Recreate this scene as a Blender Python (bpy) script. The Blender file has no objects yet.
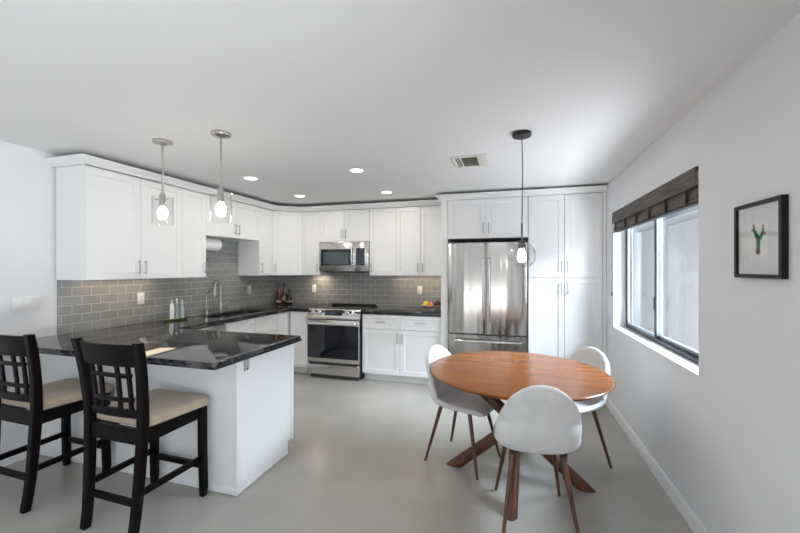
import bpy, bmesh, math, random
from mathutils import Vector, Matrix
random.seed(7)
C = bpy.context.scene.collection
SC = bpy.context.scene
PI = math.pi
# ------------------------------------------------------------------ camera, world, sun, large lights, exposure
cam = bpy.data.cameras.new('camera'); cam.sensor_width = 36.0; cam.lens = 372.87 / 800 * 36
cam.shift_y = 0.003; cam.clip_start = 0.02; cam.clip_end = 200
co = bpy.data.objects.new('camera', cam); C.objects.link(co)
co.location = (0, 0, 1.4627); co.rotation_euler = (PI / 2, 0, 0.2925)
SC.camera = co
SC.view_settings.view_transform = 'Standard'
SC.view_settings.look = 'None'
SC.view_settings.gamma = 1.0
SC.view_settings.use_curve_mapping = False
SC.view_settings.exposure = 0.53
SC.cycles.max_bounces = 12
SC.cycles.diffuse_bounces = 6
SC.cycles.glossy_bounces = 6
SC.cycles.transparent_max_bounces = 16
SC.cycles.sample_clamp_indirect = 6.0
world = bpy.data.worlds.new('world'); SC.world = world; world.use_nodes = True
wn = world.node_tree.nodes; wl = world.node_tree.links
bg = wn['Background']
sky = wn.new('ShaderNodeTexSky'); sky.sky_type = 'NISHITA'; sky.sun_disc = False
sky.sun_elevation = math.radians(52); sky.sun_rotation = math.radians(250)
wl.new(sky.outputs[0], bg.inputs[0]); bg.inputs[1].default_value = 0.035

def add_light(name, kind, loc, rot, energy, color, **kw):
    l = bpy.data.lights.new(name, kind); l.energy = energy; l.color = color
    for k, v in kw.items(): setattr(l, k, v)
    o = bpy.data.objects.new(name, l); C.objects.link(o); o.location = loc; o.rotation_euler = rot
    return o
# sun travels towards +X and down, so it never enters the window on the +X side
sun = add_light('sun', 'SUN', (0, 0, 8), (0, math.radians(-38), math.radians(12)), 1.2, (1, .96, .9), angle=math.radians(1))
# daylight through the sliding door behind the camera: sky, and the sunlit ground's bounce from below
add_light('door_skylight', 'AREA', (-1.1, -3.16, 1.2), (-PI / 2, 0, PI), 11, (.90, .95, 1.0), shape='RECTANGLE', size=3.3, size_y=1.7)
add_light('door_ground_bounce', 'AREA', (-1.1, -4.7, .3), (math.radians(155), 0, 0), 60, (1.0, .98, .95), shape='RECTANGLE', size=3.6, size_y=2.4)
# daylight through the unseen tall window assumed in the +X wall behind the camera
add_light('side_skylight', 'AREA', (1.34, -1.25, 1.0), (0, PI / 2, 0), 30, (.80, .89, 1.0), shape='RECTANGLE', size=1.7, size_y=1.9)
add_light('side_ground_bounce', 'AREA', (2.1, -1.2, .0), (0, math.radians(135), 0), 345, (1.0, .99, .97), shape='RECTANGLE', size=.8, size_y=2.2)
# daylight through the window in the +X wall
add_light('window_ground_bounce', 'AREA', (1.85, 3.32, .25), (0, math.radians(135), 0), 50, (.95, .97, 1.0), shape='RECTANGLE', size=.8, size_y=2.2)
add_light('window_skylight', 'AREA', (2.75, 3.0, 2.75), (0, math.radians(64), 0), 340, (.80, .90, 1.0), shape='RECTANGLE', size=.7, size_y=2.8)

# ------------------------------------------------------------------ materials
def mat(name, color=(.8, .8, .8), rough=.5, metal=0.0, spec=.5, noise=None, bump=None, emit=None, coat=0, sheen=0):
    m = bpy.data.materials.new(name); m.use_nodes = True
    n = m.node_tree.nodes; l = m.node_tree.links; b = n['Principled BSDF']
    b.inputs['Base Color'].default_value = (*color, 1); b.inputs['Roughness'].default_value = rough
    b.inputs['Metallic'].default_value = metal; b.inputs['Specular IOR Level'].default_value = spec
    b.inputs['Coat Weight'].default_value = coat; b.inputs['Sheen Weight'].default_value = sheen
    tc = n.new('ShaderNodeTexCoord')
    if noise:                                     # (amount, scale xyz)
        amt, scl = noise
        mp = n.new('ShaderNodeMapping'); mp.inputs['Scale'].default_value = scl
        nz = n.new('ShaderNodeTexNoise'); nz.inputs['Scale'].default_value = 1; nz.inputs['Detail'].default_value = 5
        l.new(tc.outputs['Object'], mp.inputs[0]); l.new(mp.outputs[0], nz.inputs['Vector'])
        r = n.new('ShaderNodeValToRGB')
        r.color_ramp.elements[0].position = .3; r.color_ramp.elements[1].position = .7
        r.color_ramp.elements[0].color = (*[max(0, c * (1 - amt)) for c in color], 1)
        r.color_ramp.elements[1].color = (*[min(1, c * (1 + amt)) for c in color], 1)
        l.new(nz.outputs['Fac'], r.inputs[0]); l.new(r.outputs[0], b.inputs['Base Color'])
    if bump:                                      # (strength, distance, scale xyz)
        st, ds, scl = bump
        mp2 = n.new('ShaderNodeMapping'); mp2.inputs['Scale'].default_value = scl
        nz2 = n.new('ShaderNodeTexNoise'); nz2.inputs['Scale'].default_value = 1; nz2.inputs['Detail'].default_value = 2
        l.new(tc.outputs['Object'], mp2.inputs[0]); l.new(mp2.outputs[0], nz2.inputs['Vector'])
        bp = n.new('ShaderNodeBump'); bp.inputs['Strength'].default_value = st; bp.inputs['Distance'].default_value = ds
        l.new(nz2.outputs['Fac'], bp.inputs['Height']); l.new(bp.outputs[0], b.inputs['Normal'])
    if emit:
        b.inputs['Emission Color'].default_value = (*emit[0], 1); b.inputs['Emission Strength'].default_value = emit[1]
    return m

def glass(name, tint=(1, 1, 1), rough=0.0, ior=1.45, boost=1.0, power=5):
    m = bpy.data.materials.new(name); m.use_nodes = True
    n = m.node_tree.nodes; l = m.node_tree.links
    for x in list(n):
        if x.type != 'OUTPUT_MATERIAL': n.remove(x)
    out = [x for x in n if x.type == 'OUTPUT_MATERIAL'][0]
    tr = n.new('ShaderNodeBsdfTransparent'); tr.inputs[0].default_value = (*tint, 1)
    gl = n.new('ShaderNodeBsdfGlossy'); gl.inputs['Roughness'].default_value = rough
    lw = n.new('ShaderNodeLayerWeight'); lw.inputs['Blend'].default_value = .5
    pw = n.new('ShaderNodeMath'); pw.operation = 'POWER'; pw.inputs[1].default_value = power
    f0 = ((ior - 1) / (ior + 1)) ** 2 * boost
    mu = n.new('ShaderNodeMath'); mu.operation = 'MULTIPLY_ADD'; mu.inputs[1].default_value = 1 - f0; mu.inputs[2].default_value = f0; mu.use_clamp = True
    mx = n.new('ShaderNodeMixShader')
    l.new(lw.outputs['Facing'], pw.inputs[0]); l.new(pw.outputs[0], mu.inputs[0]); l.new(mu.outputs[0], mx.inputs[0]); l.new(tr.outputs[0], mx.inputs[1]); l.new(gl.outputs[0], mx.inputs[2]); l.new(mx.outputs[0], out.inputs[0])
    return m

def tile_mat(name, axes):
    m = mat(name, rough=.12, spec=.6)
    n = m.node_tree.nodes; l = m.node_tree.links; b = n['Principled BSDF']
    g = n.new('ShaderNodeNewGeometry'); s = n.new('ShaderNodeSeparateXYZ'); c = n.new('ShaderNodeCombineXYZ')
    l.new(g.outputs['Position'], s.inputs[0]); l.new(s.outputs[axes[0]], c.inputs[0])
    off = n.new('ShaderNodeMath'); off.operation = 'ADD'; off.inputs[1].default_value = -.92
    l.new(s.outputs[axes[1]], off.inputs[0]); l.new(off.outputs[0], c.inputs[1])
    br = n.new('ShaderNodeTexBrick'); l.new(c.outputs[0], br.inputs['Vector'])
    br.inputs['Scale'].default_value = 1; br.inputs['Brick Width'].default_value = .1545; br.inputs['Row Height'].default_value = .0772
    br.inputs['Mortar Size'].default_value = .0022; br.inputs['Mortar Smooth'].default_value = .1
    br.inputs['Color1'].default_value = (.27, .275, .265, 1); br.inputs['Color2'].default_value = (.32, .325, .315, 1)
    br.inputs['Mortar'].default_value = (.56, .56, .53, 1); br.offset = .5
    l.new(br.outputs['Color'], b.inputs['Base Color'])
    rr = n.new('ShaderNodeMapRange'); rr.inputs['To Min'].default_value = .10; rr.inputs['To Max'].default_value = .7
    l.new(br.outputs['Fac'], rr.inputs[0]); l.new(rr.outputs[0], b.inputs['Roughness'])
    bp = n.new('ShaderNodeBump'); bp.invert = True; bp.inputs['Strength'].default_value = .5; bp.inputs['Distance'].default_value = .002
    l.new(br.outputs['Fac'], bp.inputs['Height']); l.new(bp.outputs[0], b.inputs['Normal'])
    return m

def wood_mat(name, c1, c2, scl, rough=.3, coat=0.0):
    m = mat(name, c1, rough, coat=coat)
    n = m.node_tree.nodes; l = m.node_tree.links; b = n['Principled BSDF']; tc = [x for x in n if x.type == 'TEX_COORD'][0]
    mp = n.new('ShaderNodeMapping'); mp.inputs['Scale'].default_value = scl
    nz = n.new('ShaderNodeTexNoise'); nz.inputs['Scale'].default_value = 1; nz.inputs['Detail'].default_value = 7; nz.inputs['Distortion'].default_value = .25
    r = n.new('ShaderNodeValToRGB'); r.color_ramp.elements[0].position = .3; r.color_ramp.elements[1].position = .7
    r.color_ramp.elements[0].color = (*c1, 1); r.color_ramp.elements[1].color = (*c2, 1)
    l.new(tc.outputs['Object'], mp.inputs[0]); l.new(mp.outputs[0], nz.inputs['Vector']); l.new(nz.outputs['Fac'], r.inputs[0]); l.new(r.outputs[0], b.inputs['Base Color'])
    return m

def granite_mat(name):
    m = mat(name, (.02, .02, .022), .05, spec=.55)
    n = m.node_tree.nodes; l = m.node_tree.links; b = n['Principled BSDF']; tc = [x for x in n if x.type == 'TEX_COORD'][0]
    n1 = n.new('ShaderNodeTexNoise'); n1.inputs['Scale'].default_value = 70; n1.inputs['Detail'].default_value = 4
    l.new(tc.outputs['Object'], n1.inputs['Vector'])
    r1 = n.new('ShaderNodeValToRGB'); r1.color_ramp.elements[0].position = .45; r1.color_ramp.elements[1].position = .8
    r1.color_ramp.elements[0].color = (.010, .010, .012, 1); r1.color_ramp.elements[1].color = (.05, .05, .055, 1)
    l.new(n1.outputs['Fac'], r1.inputs[0])
    mp = n.new('ShaderNodeMapping'); mp.inputs['Scale'].default_value = (.5, 1.1, 1); mp.inputs['Rotation'].default_value = (0, 0, .25); mp.inputs['Location'].default_value = (.1, .33, 0)
    n2 = n.new('ShaderNodeTexNoise'); n2.inputs['Scale'].default_value = 1.3; n2.inputs['Detail'].default_value = 6; n2.inputs['Distortion'].default_value = .5
    l.new(tc.outputs['Object'], mp.inputs[0]); l.new(mp.outputs[0], n2.inputs['Vector'])
    r2 = n.new('ShaderNodeValToRGB'); e = r2.color_ramp.elements
    e[0].position = .478; e[0].color = (0, 0, 0, 1); e[1].position = .5; e[1].color = (1, 1, 1, 1)
    x = e.new(.522); x.color = (0, 0, 0, 1)
    l.new(n2.outputs['Fac'], r2.inputs[0])
    sc_ = n.new('ShaderNodeMath'); sc_.operation = 'MULTIPLY'; sc_.inputs[1].default_value = .22; l.new(r2.outputs[0], sc_.inputs[0])
    mx = n.new('ShaderNodeMixRGB'); mx.inputs[2].default_value = (.42, .40, .38, 1)
    l.new(sc_.outputs[0], mx.inputs[0]); l.new(r1.outputs[0], mx.inputs[1]); l.new(mx.outputs[0], b.inputs['Base Color'])
    return m

def woven_mat(name):
    m = mat(name, (.05, .042, .038), .75)
    n = m.node_tree.nodes; l = m.node_tree.links; b = n['Principled BSDF']; tc = [x for x in n if x.type == 'TEX_COORD'][0]
    mp = n.new('ShaderNodeMapping'); mp.inputs['Scale'].default_value = (6, 3, 260)
    nz = n.new('ShaderNodeTexNoise'); nz.inputs['Scale'].default_value = 1; nz.inputs['Detail'].default_value = 3
    r = n.new('ShaderNodeValToRGB'); r.color_ramp.elements[0].position = .35; r.color_ramp.elements[1].position = .7
    r.color_ramp.elements[0].color = (.05, .043, .04, 1); r.color_ramp.elements[1].color = (.20, .175, .155, 1)
    l.new(tc.outputs['Object'], mp.inputs[0]); l.new(mp.outputs[0], nz.inputs['Vector']); l.new(nz.outputs['Fac'], r.inputs[0]); l.new(r.outputs[0], b.inputs['Base Color'])
    return m

M = {}
M['wall'] = mat('wall_paint', (.77, .775, .785), .75, noise=(.01, (3, 3, 3)), bump=(.08, .002, (90, 90, 90)))
M['ceiling'] = mat('ceiling_paint', (.80, .80, .795), .85, bump=(.08, .002, (90, 90, 90)))
M['trim'] = mat('trim_paint', (.83, .83, .83), .4)
M['floor'] = mat('sealed_concrete', (.405, .385, .35), .22, spec=.35, noise=(.10, (1.6, 1.6, 1.6)), bump=(.05, .003, (7, 7, 7)))
M['cab'] = mat('cabinet_paint', (.82, .82, .815), .32, spec=.4)
M['steel'] = mat('brushed_steel', (.62, .61, .60), .22, 1.0, bump=(.10, .02, (9, 9, .15)))
M['fridge'] = mat('fridge_steel', (.50, .475, .445), .15, 1.0, bump=(.30, .06, (4.2, 4.2, .10)))
M['nickel'] = mat('brushed_nickel', (.54, .51, .475), .28, 1.0, noise=(.04, (60, 60, 60)))
M['chrome'] = mat('chrome', (.75, .75, .75), .12, 1.0)
M['pull'] = mat('cabinet_pull_metal', (.42, .42, .41), .35, 1.0)
M['darksteel'] = mat('dark_steel', (.10, .10, .105), .35, .8)
M['blackglass'] = mat('black_glass', (.008, .010, .016), .04, spec=.7)
M['black'] = mat('black_plastic', (.012, .012, .013), .4)
M['display'] = mat('display_blue', (.05, .08, .12), .2, emit=((.35, .6, 1), .04))
M['granite'] = granite_mat('black_granite')
M['tile_left'] = tile_mat('glass_tile_left', (1, 2))
M['tile_back'] = tile_mat('glass_tile_back', (0, 2))
M['white'] = mat('white_plastic', (.82, .82, .80), .35)
M['slot'] = mat('slot_grey', (.25, .25, .25), .5)
M['bowlw'] = mat('ceramic_white', (.78, .75, .70), .25, noise=(.03, (20, 20, 20)))
M['band'] = mat('bowl_band_brown', (.14, .07, .05), .4)
M['paper'] = mat('paper_towel', (.84, .84, .83), .9, bump=(.2, .002, (120, 120, 120)))
M['green'] = mat('green_ceramic', (.24, .38, .10), .25)
M['lemon'] = mat('lemon_skin', (.85, .55, .03), .45, bump=(.3, .003, (140, 140, 140)))
M['orange'] = mat('orange_skin', (.80, .28, .05), .45, bump=(.3, .003, (140, 140, 140)))
M['tomato'] = mat('red_fruit_skin', (.45, .10, .04), .25)
M['avocado'] = mat('avocado_skin', (.035, .022, .016), .5, bump=(.5, .006, (80, 80, 80)))
M['bottlewhite'] = mat('white_bottle', (.80, .80, .79), .25)
M['bottleblue'] = mat('blue_bottle', (.36, .43, .48), .15)
M['bottlegrey'] = mat('grey_bottle', (.52, .55, .56), .15)
M['redliq'] = mat('red_bottle_glass', (.11, .014, .010), .08, spec=.7)
M['amberliq'] = mat('amber_bottle_glass', (.11, .035, .015), .08, spec=.7)
M['darkliq'] = mat('dark_bottle_glass', (.015, .012, .010), .06, spec=.7)
M['label'] = mat('bottle_label', (.45, .36, .25), .6)
M['table'] = wood_mat('orange_wood', (.185, .052, .008), (.265, .082, .014), (1.2, 22, 22), .19, 0)
M['table'].node_tree.nodes['Principled BSDF'].inputs['Specular IOR Level'].default_value = .25
M['walnut'] = wood_mat('walnut_wood', (.055, .018, .008), (.14, .048, .02), (16, 16, 2.0), .32, .1)
M['chairleg'] = wood_mat('chair_leg_wood', (.06, .024, .013), (.13, .055, .03), (30, 30, 3), .3, .1)
M['velvet'] = mat('pale_velvet', (.69, .68, .67), .85, sheen=.35, noise=(.06, (14, 14, 14)), bump=(.15, .002, (300, 300, 300)))
M['espresso'] = wood_mat('espresso_wood', (.003, .002, .002), (.007, .0045, .0045), (12, 12, 2), .36)
M['espresso'].node_tree.nodes['Principled BSDF'].inputs['Specular IOR Level'].default_value = .10
M['suede'] = mat('tan_suede', (.40, .32, .235), .9, sheen=.3, noise=(.12, (9, 9, 9)), bump=(.15, .002, (200, 200, 200)))
M['woven'] = woven_mat('woven_shade')
M['tape'] = mat('shade_tape', (.012, .010, .010), .8)
M['framemetal'] = mat('bronze_window_frame', (.018, .020, .024), .35, .3)
M['stile'] = mat('grey_stile', (.34, .38, .42), .4)
M['pane'] = glass('window_glass', (.96, .98, 1.0), ior=1.5, boost=1.6)
M['clear'] = glass('clear_shade_glass', (.97, .97, .97), ior=1.45, boost=1.0, power=4)
M['picglass'] = glass('picture_glass', (1, 1, 1), ior=1.45)
M['picframe'] = mat('black_picture_frame', (.012, .009, .008), .35, spec=.25)
M['mat_board'] = mat('mat_board', (.74, .75, .74), .8)
M['artpaper'] = mat('art_paper', (.79, .80, .79), .8)
M['cactus'] = mat('cactus_green', (.03, .19, .08), .8, noise=(.3, (90, 90, 90)))
M['cactusflower'] = mat('cactus_flower', (.55, .19, .08), .8)
M['cactuspot'] = mat('cactus_pot', (.13, .065, .03), .8, noise=(.3, (120, 120, 120)))
M['bulb'] = mat('bulb_glow', (1, 1, 1), .4, emit=((1, .93, .82), 45))
M['bulbsoft'] = mat('bulb_glow_soft', (1, 1, 1), .4, emit=((1, .95, .88), 25))
M['can'] = mat('downlight_glow', (1, 1, 1), .4, emit=((1, .95, .87), 7))
M['ventwhite'] = mat('vent_enamel', (.74, .73, .69), .45)
M['ventdark'] = mat('vent_shadow_metal', (.30, .29, .25), .6)
M['stucco'] = mat('white_stucco', (.74, .75, .77), .9, noise=(.04, (3, 3, 3)), bump=(.3, .01, (40, 40, 40)))
M['patio'] = mat('patio_concrete', (.60, .58, .55), .9, noise=(.08, (2, 2, 2)))

# ------------------------------------------------------------------ mesh helpers
class MB:
    def __init__(s): s.bm = bmesh.new()
    def _merge(s, t):
        me = bpy.data.meshes.new('tmp'); t.to_mesh(me); t.free(); s.bm.from_mesh(me); bpy.data.meshes.remove(me); return s
    def box(s, x0, x1, y0, y1, z0, z1, bev=0.0, seg=2):
        t = bmesh.new(); bmesh.ops.create_cube(t, size=1)
        for v in t.verts: v.co = Vector(((x0 + x1) / 2 + v.co.x * (x1 - x0), (y0 + y1) / 2 + v.co.y * (y1 - y0), (z0 + z1) / 2 + v.co.z * (z1 - z0)))
        if bev: bmesh.ops.bevel(t, geom=list(t.edges), offset=bev, segments=seg, profile=.5, affect='EDGES')
        return s._merge(t)
    def panel(s, x0, x1, y0, y1, z0, z1, frame=.057, depth=.008):
        """shaker front facing -y: slab with an inset recessed field"""
        t = bmesh.new(); bmesh.ops.create_cube(t, size=1)
        for v in t.verts: v.co = Vector(((x0 + x1) / 2 + v.co.x * (x1 - x0), (y0 + y1) / 2 + v.co.y * (y1 - y0), (z0 + z1) / 2 + v.co.z * (z1 - z0)))
        f = min(t.faces, key=lambda f: f.calc_center_median().y)
        bmesh.ops.inset_region(t, faces=[f], thickness=frame, use_even_offset=True)
        r = bmesh.ops.inset_region(t, faces=[f], thickness=.003, use_even_offset=True)
        for v in f.verts: v.co.y += depth
        return s._merge(t)
    def rings(s, rings, cap=True, closed=False):
        n = len(rings[0]); vs = [[s.bm.verts.new(p) for p in r] for r in rings]
        for a, b in zip(vs, vs[1:] + ([vs[0]] if closed else [])):
            for i in range(n):
                j = (i + 1) % n; s.bm.faces.new((a[i], a[j], b[j], b[i]))
        if cap and not closed:
            s.bm.faces.new(list(reversed(vs[0]))); s.bm.faces.new(vs[-1])
        return s
    def tube(s, pts, r, seg=12):
        """round tube along a polyline, r a number or a list"""
        pts = [Vector(p) for p in pts]; rs = r if isinstance(r, (list, tuple)) else [r] * len(pts)
        rings = []; up = None
        for i, p in enumerate(pts):
            d = (pts[min(i + 1, len(pts) - 1)] - pts[max(i - 1, 0)]).normalized()
            if up is None: up = Vector((1, 0, 0)) if abs(d.x) < .8 else Vector((0, 1, 0))
            a = (up - d * up.dot(d)).normalized(); b = d.cross(a); up = a
            rings.append([p + (a * math.cos(2 * PI * k / seg) + b * math.sin(2 * PI * k / seg)) * rs[i] for k in range(seg)])
        return s.rings(rings)
    def skew(s, p0, p1, r0, r1, seg=14, along=1.0):
        """leg with horizontal end cuts from p0 to p1, stretched along its lean"""
        p0, p1 = Vector(p0), Vector(p1); d = Vector((p1.x - p0.x, p1.y - p0.y, 0)); h = d.normalized() if d.length > 1e-6 else Vector((1, 0, 0)); w = Vector((-h.y, h.x, 0))
        rings = []
        for k in range(7):
            t = k / 6; p = p0.lerp(p1, t); r = r0 + (r1 - r0) * t
            rings.append([p + h * (r * along * math.cos(2 * PI * i / seg)) + w * (r * math.sin(2 * PI * i / seg)) for i in range(seg)])
        return s.rings(rings)
    def bar(s, pts, wx, wy):
        """rectangular section in the XY plane along a polyline going up"""
        rings = []
        for i, p in enumerate(pts):
            a = wx[i] if isinstance(wx, (list, tuple)) else wx; b = wy[i] if isinstance(wy, (list, tuple)) else wy
            x, y, z = p; c = min(a, b) * .14
            rings.append([Vector((x + sx, y + sy, z)) for sx, sy in ((-a / 2 + c, -b / 2), (a / 2 - c, -b / 2), (a / 2, -b / 2 + c), (a / 2, b / 2 - c), (a / 2 - c, b / 2), (-a / 2 + c, b / 2), (-a / 2, b / 2 - c), (-a / 2, -b / 2 + c))])
        return s.rings(rings)
    def beam(s, p0, p1, w, h):
        """rectangular bar between two points, h along z"""
        p0, p1 = Vector(p0), Vector(p1); d = (p1 - p0).normalized(); sd = Vector((-d.y, d.x, 0)).normalized() * (w / 2); up = Vector((0, 0, h / 2))
        return s.rings([[p - sd - up, p + sd - up, p + sd + up, p - sd + up] for p in (p0, p1)])
    def lathe(s, prof, c=(0, 0, 0), seg=32, closed=False, axis='Z'):
        rings = []
        for r, z in prof:
            ring = []
            for k in range(seg):
                a = 2 * PI * k / seg; u, v = r * math.cos(a), r * math.sin(a)
                p = (u, v, z) if axis == 'Z' else ((z, u, v) if axis == 'X' else (v, z, u))
                ring.append(Vector(c) + Vector(p))
            rings.append(ring)
        return s.rings(rings, cap=not closed, closed=closed)
    def ball(s, c, rx, ry=None, rz=None, seg=16):
        t = bmesh.new(); bmesh.ops.create_uvsphere(t, u_segments=seg, v_segments=seg // 2 + 2, radius=1)
        ry = ry or rx; rz = rz or rx
        for v in t.verts: v.co = Vector((c[0] + v.co.x * rx, c[1] + v.co.y * ry, c[2] + v.co.z * rz))
        return s._merge(t)
    def prism(s, poly, z0, z1, holes=()):
        t = bmesh.new(); es = []
        for loop in (poly, *holes):
            vs = [t.verts.new((x, y, z0)) for x, y in loop]
            es += [t.edges.new((vs[i], vs[(i + 1) % len(vs)])) for i in range(len(vs))]
        bmesh.ops.triangle_fill(t, use_beauty=True, edges=es)
        r = bmesh.ops.extrude_face_region(t, geom=list(t.faces))
        for v in r['geom']:
            if isinstance(v, bmesh.types.BMVert): v.co.z = z1
        return s._merge(t)
    def sweep(s, path, prof):
        """prof (out, z) swept along a 2D polyline with mitred corners; out is to the right-hand side of travel"""
        rings = []; P2 = [Vector((p[0], p[1])) for p in path]
        for i, p in enumerate(P2):
            d0 = (p - P2[i - 1]).normalized() if i else (P2[1] - p).normalized()
            d1 = (P2[i + 1] - p).normalized() if i < len(P2) - 1 else d0
            n0 = Vector((d0.y, -d0.x)); n1 = Vector((d1.y, -d1.x)); m_ = (n0 + n1).normalized(); k = 1 / max(.3, m_.dot(n0))
            rings.append([Vector((p.x + m_.x * k * o, p.y + m_.y * k * o, z)) for o, z in prof])
        return s.rings(rings)
    def build(s, name, m, parent=None, smooth=True, mods=()):
        bmesh.ops.recalc_face_normals(s.bm, faces=list(s.bm.faces))
        me = bpy.data.meshes.new(name); s.bm.to_mesh(me); s.bm.free()
        if smooth:
            for p in me.polygons: p.use_smooth = True
            me.set_sharp_from_angle(angle=math.radians(38))
        me.materials.append(m)
        o = bpy.data.objects.new(name, me); C.objects.link(o)
        if parent is not None: o.parent = parent
        return o

def tag(o, label=None, cat=None, group=None, kind=None):
    for k, v in (('label', label), ('category', cat), ('group', group), ('kind', kind)):
        if v: o[k] = v
    return o
def thing(name, label, cat, loc=(0, 0, 0), rz=0, group=None):
    o = bpy.data.objects.new(name, None); C.objects.link(o); o.empty_display_size = .1
    o.location = loc; o.rotation_euler = (0, 0, rz)
    return tag(o, label, cat, group)
def struct(name, mb, m, parent=None):
    o = mb.build(name, m, parent)
    if parent is None: o['kind'] = 'structure'
    return o
def kids(o): return [c for c in bpy.data.objects if c.parent == o]
def dup(root, loc, rz, label, parent=None):
    r = root.copy(); C.objects.link(r); r.location = loc; r.rotation_euler = (0, 0, rz); r['label'] = label
    for ch in kids(root):
        c = ch.copy(); C.objects.link(c); c.parent = r
        for g in kids(ch):
            d = g.copy(); C.objects.link(d); d.parent = c
    return r

# ------------------------------------------------------------------ room shell
L, R, B, F = -3.607, .976, 5.16, -3.0
def cz(x): return 2.374 + (R - x) * .0072
bx = MB
struct('floor', MB().box(L - .15, R + .2, F - .15, B + .15, -.1, 0), M['floor'])
c_ = MB(); c_.rings([[Vector((x, y, z)) for x, z in ((L - .2, cz(L - .2)), (R + .25, cz(R + .25)), (R + .25, 2.62), (L - .2, 2.62))] for y in (F - .2, B + .2)])
struct('ceiling', c_, M['ceiling'])
struct('wall_left', MB().box(L - .12, L, F - .12, B + .12, 0, 2.5), M['wall'])
struct('wall_back', MB().box(L, R, B, B + .12, 0, 2.5), M['wall'])
WY0, WY1, WZ0, WZ1 = 2.425, 4.222, .88, 2.03
w = MB()
t = bmesh.new()
yz = [(F - .12, 0), (B + .12, 0), (B + .12, 2.5), (F - .12, 2.5)]; hole = [(WY0, WZ0), (WY1, WZ0), (WY1, WZ1), (WY0, WZ1)]
SW = (-2.3, -.2, .14, 1.90)      # unseen tall window behind the camera, added for its side light
hole2 = [(SW[0], SW[2]), (SW[1], SW[2]), (SW[1], SW[3]), (SW[0], SW[3])]
es = []
for lp in (yz, hole, hole2):
    vs = [t.verts.new((R, a, b)) for a, b in lp]; es += [t.edges.new((vs[i], vs[(i + 1) % 4])) for i in range(4)]
bmesh.ops.triangle_fill(t, use_beauty=True, edges=es)
r_ = bmesh.ops.extrude_face_region(t, geom=list(t.faces))
for v in r_['geom']:
    if isinstance(v, bmesh.types.BMVert): v.co.x = R + .17
w._merge(t); struct('wall_right', w, M['wall'])
# rear wall with a wide sliding door opening
DX0, DX1, DZ = -2.8, .6, 2.1
w = MB().box(L, DX0, F - .12, F, 0, 2.5).box(DX1, R, F - .12, F, 0, 2.5).box(DX0, DX1, F - .12, F, DZ, 2.5)
struct('wall_rear', w, M['wall'])
d = MB()
for x0, x1, z0, z1 in ((DX0, DX0 + .06, 0, DZ), (DX1 - .06, DX1, 0, DZ), (DX0, DX1, DZ - .06, DZ), (DX0, DX1, 0, .05), (-1.14, -1.06, 0, DZ)):
    d.box(x0, x1, F - .09, F - .03, z0, z1)
dr = struct('door_1', d, M['framemetal'])
MB().box(DX0 + .06, DX1 - .06, F - .063, F - .057, .05, DZ - .06).build('glass_pane', M['pane'], dr)
def base_prof(h=.10, t=.014): return [(0, 0), (t, 0), (t, h - .012), (t - .006, h), (0, h)]
b_ = MB().sweep([(R - .001, F + .01), (R - .001, 4.49)], [(-o, z) for o, z in base_prof()])
struct('baseboard_right', b_, M['trim'])
b_ = MB().sweep([(L + .001, F + .01), (L + .001, 1.99)], base_prof())
struct('baseboard_left', b_, M['trim'])
# window: dark frame with two sliding panes set back in the opening
fr = MB(); X0, X1 = 1.085, 1.135
for y0, y1, z0, z1 in ((WY0, WY0 + .03, WZ0, WZ1), (WY1 - .03, WY1, WZ0, WZ1), (WY0, WY1, WZ0, WZ0 + .035), (WY0, WY1, WZ1 - .03, WZ1)):
    fr.box(X0, X1, y0 + .001, y1 - .001, z0 + .001, z1 - .001, .003)
win = struct('window_1', fr, M['framemetal'])
def sash(ya, yb, xa, xb, m, name):
    s_ = MB()
    for y0, y1, z0, z1 in ((ya, ya + .03, WZ0 + .035, WZ1 - .03), (yb - .03, yb, WZ0 + .035, WZ1 - .03), (ya, yb, WZ0 + .035, WZ0 + .058), (ya, yb, WZ1 - .053, WZ1 - .03)):
        s_.box(xa, xb, y0, y1, z0, z1, .002)
    o = s_.build('window_sash', m, win)
    MB().box((xa + xb) / 2 - .003, (xa + xb) / 2 + .003, ya + .03, yb - .03, WZ0 + .058, WZ1 - .053).build('window_pane', M['pane'], o)
    return o
sash(WY0 + .03, 3.43, 1.112, 1.132, M['stile'], 'a')
sash(3.395, WY1 - .03, 1.088, 1.108, M['stile'], 'b')
MB().box(1.078, 1.088, 3.397, 3.412, WZ0 + .05, WZ1 - .05).box(1.070, 1.079, 3.399, 3.411, 1.14, 1.24, .003).build('window_latch', M['framemetal'], win)
fr = MB(); ym = (SW[0] + SW[1]) / 2
for y0, y1, z0, z1 in ((SW[0], SW[0] + .05, SW[2], SW[3]), (SW[1] - .05, SW[1], SW[2], SW[3]), (SW[0], SW[1], SW[2], SW[2] + .05), (SW[0], SW[1], SW[3] - .05, SW[3]), (ym - .04, ym + .04, SW[2], SW[3])):
    fr.box(X0, X1, y0 + .001, y1 - .001, z0 + .001, z1 - .001)
w2 = struct('assumed_window', fr, M['framemetal'])
MB().box(1.107, 1.113, SW[0] + .05, SW[1] - .05, SW[2] + .05, SW[3] - .05).build('window_pane', M['pane'], w2)
# patio outside
struct('patio_ground', MB().box(R + .17, 6, -6, 10, -.2, -.08).box(-8, R + .17, -9, F - .12, -.2, -.08), M['patio'])
struct('exterior_wall', MB().box(3.1, 3.3, -6, 10, -.2, 2.5).box(1.7, 3.1, 9.3, 9.5, -.2, 2.5), M['stucco'])

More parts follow.
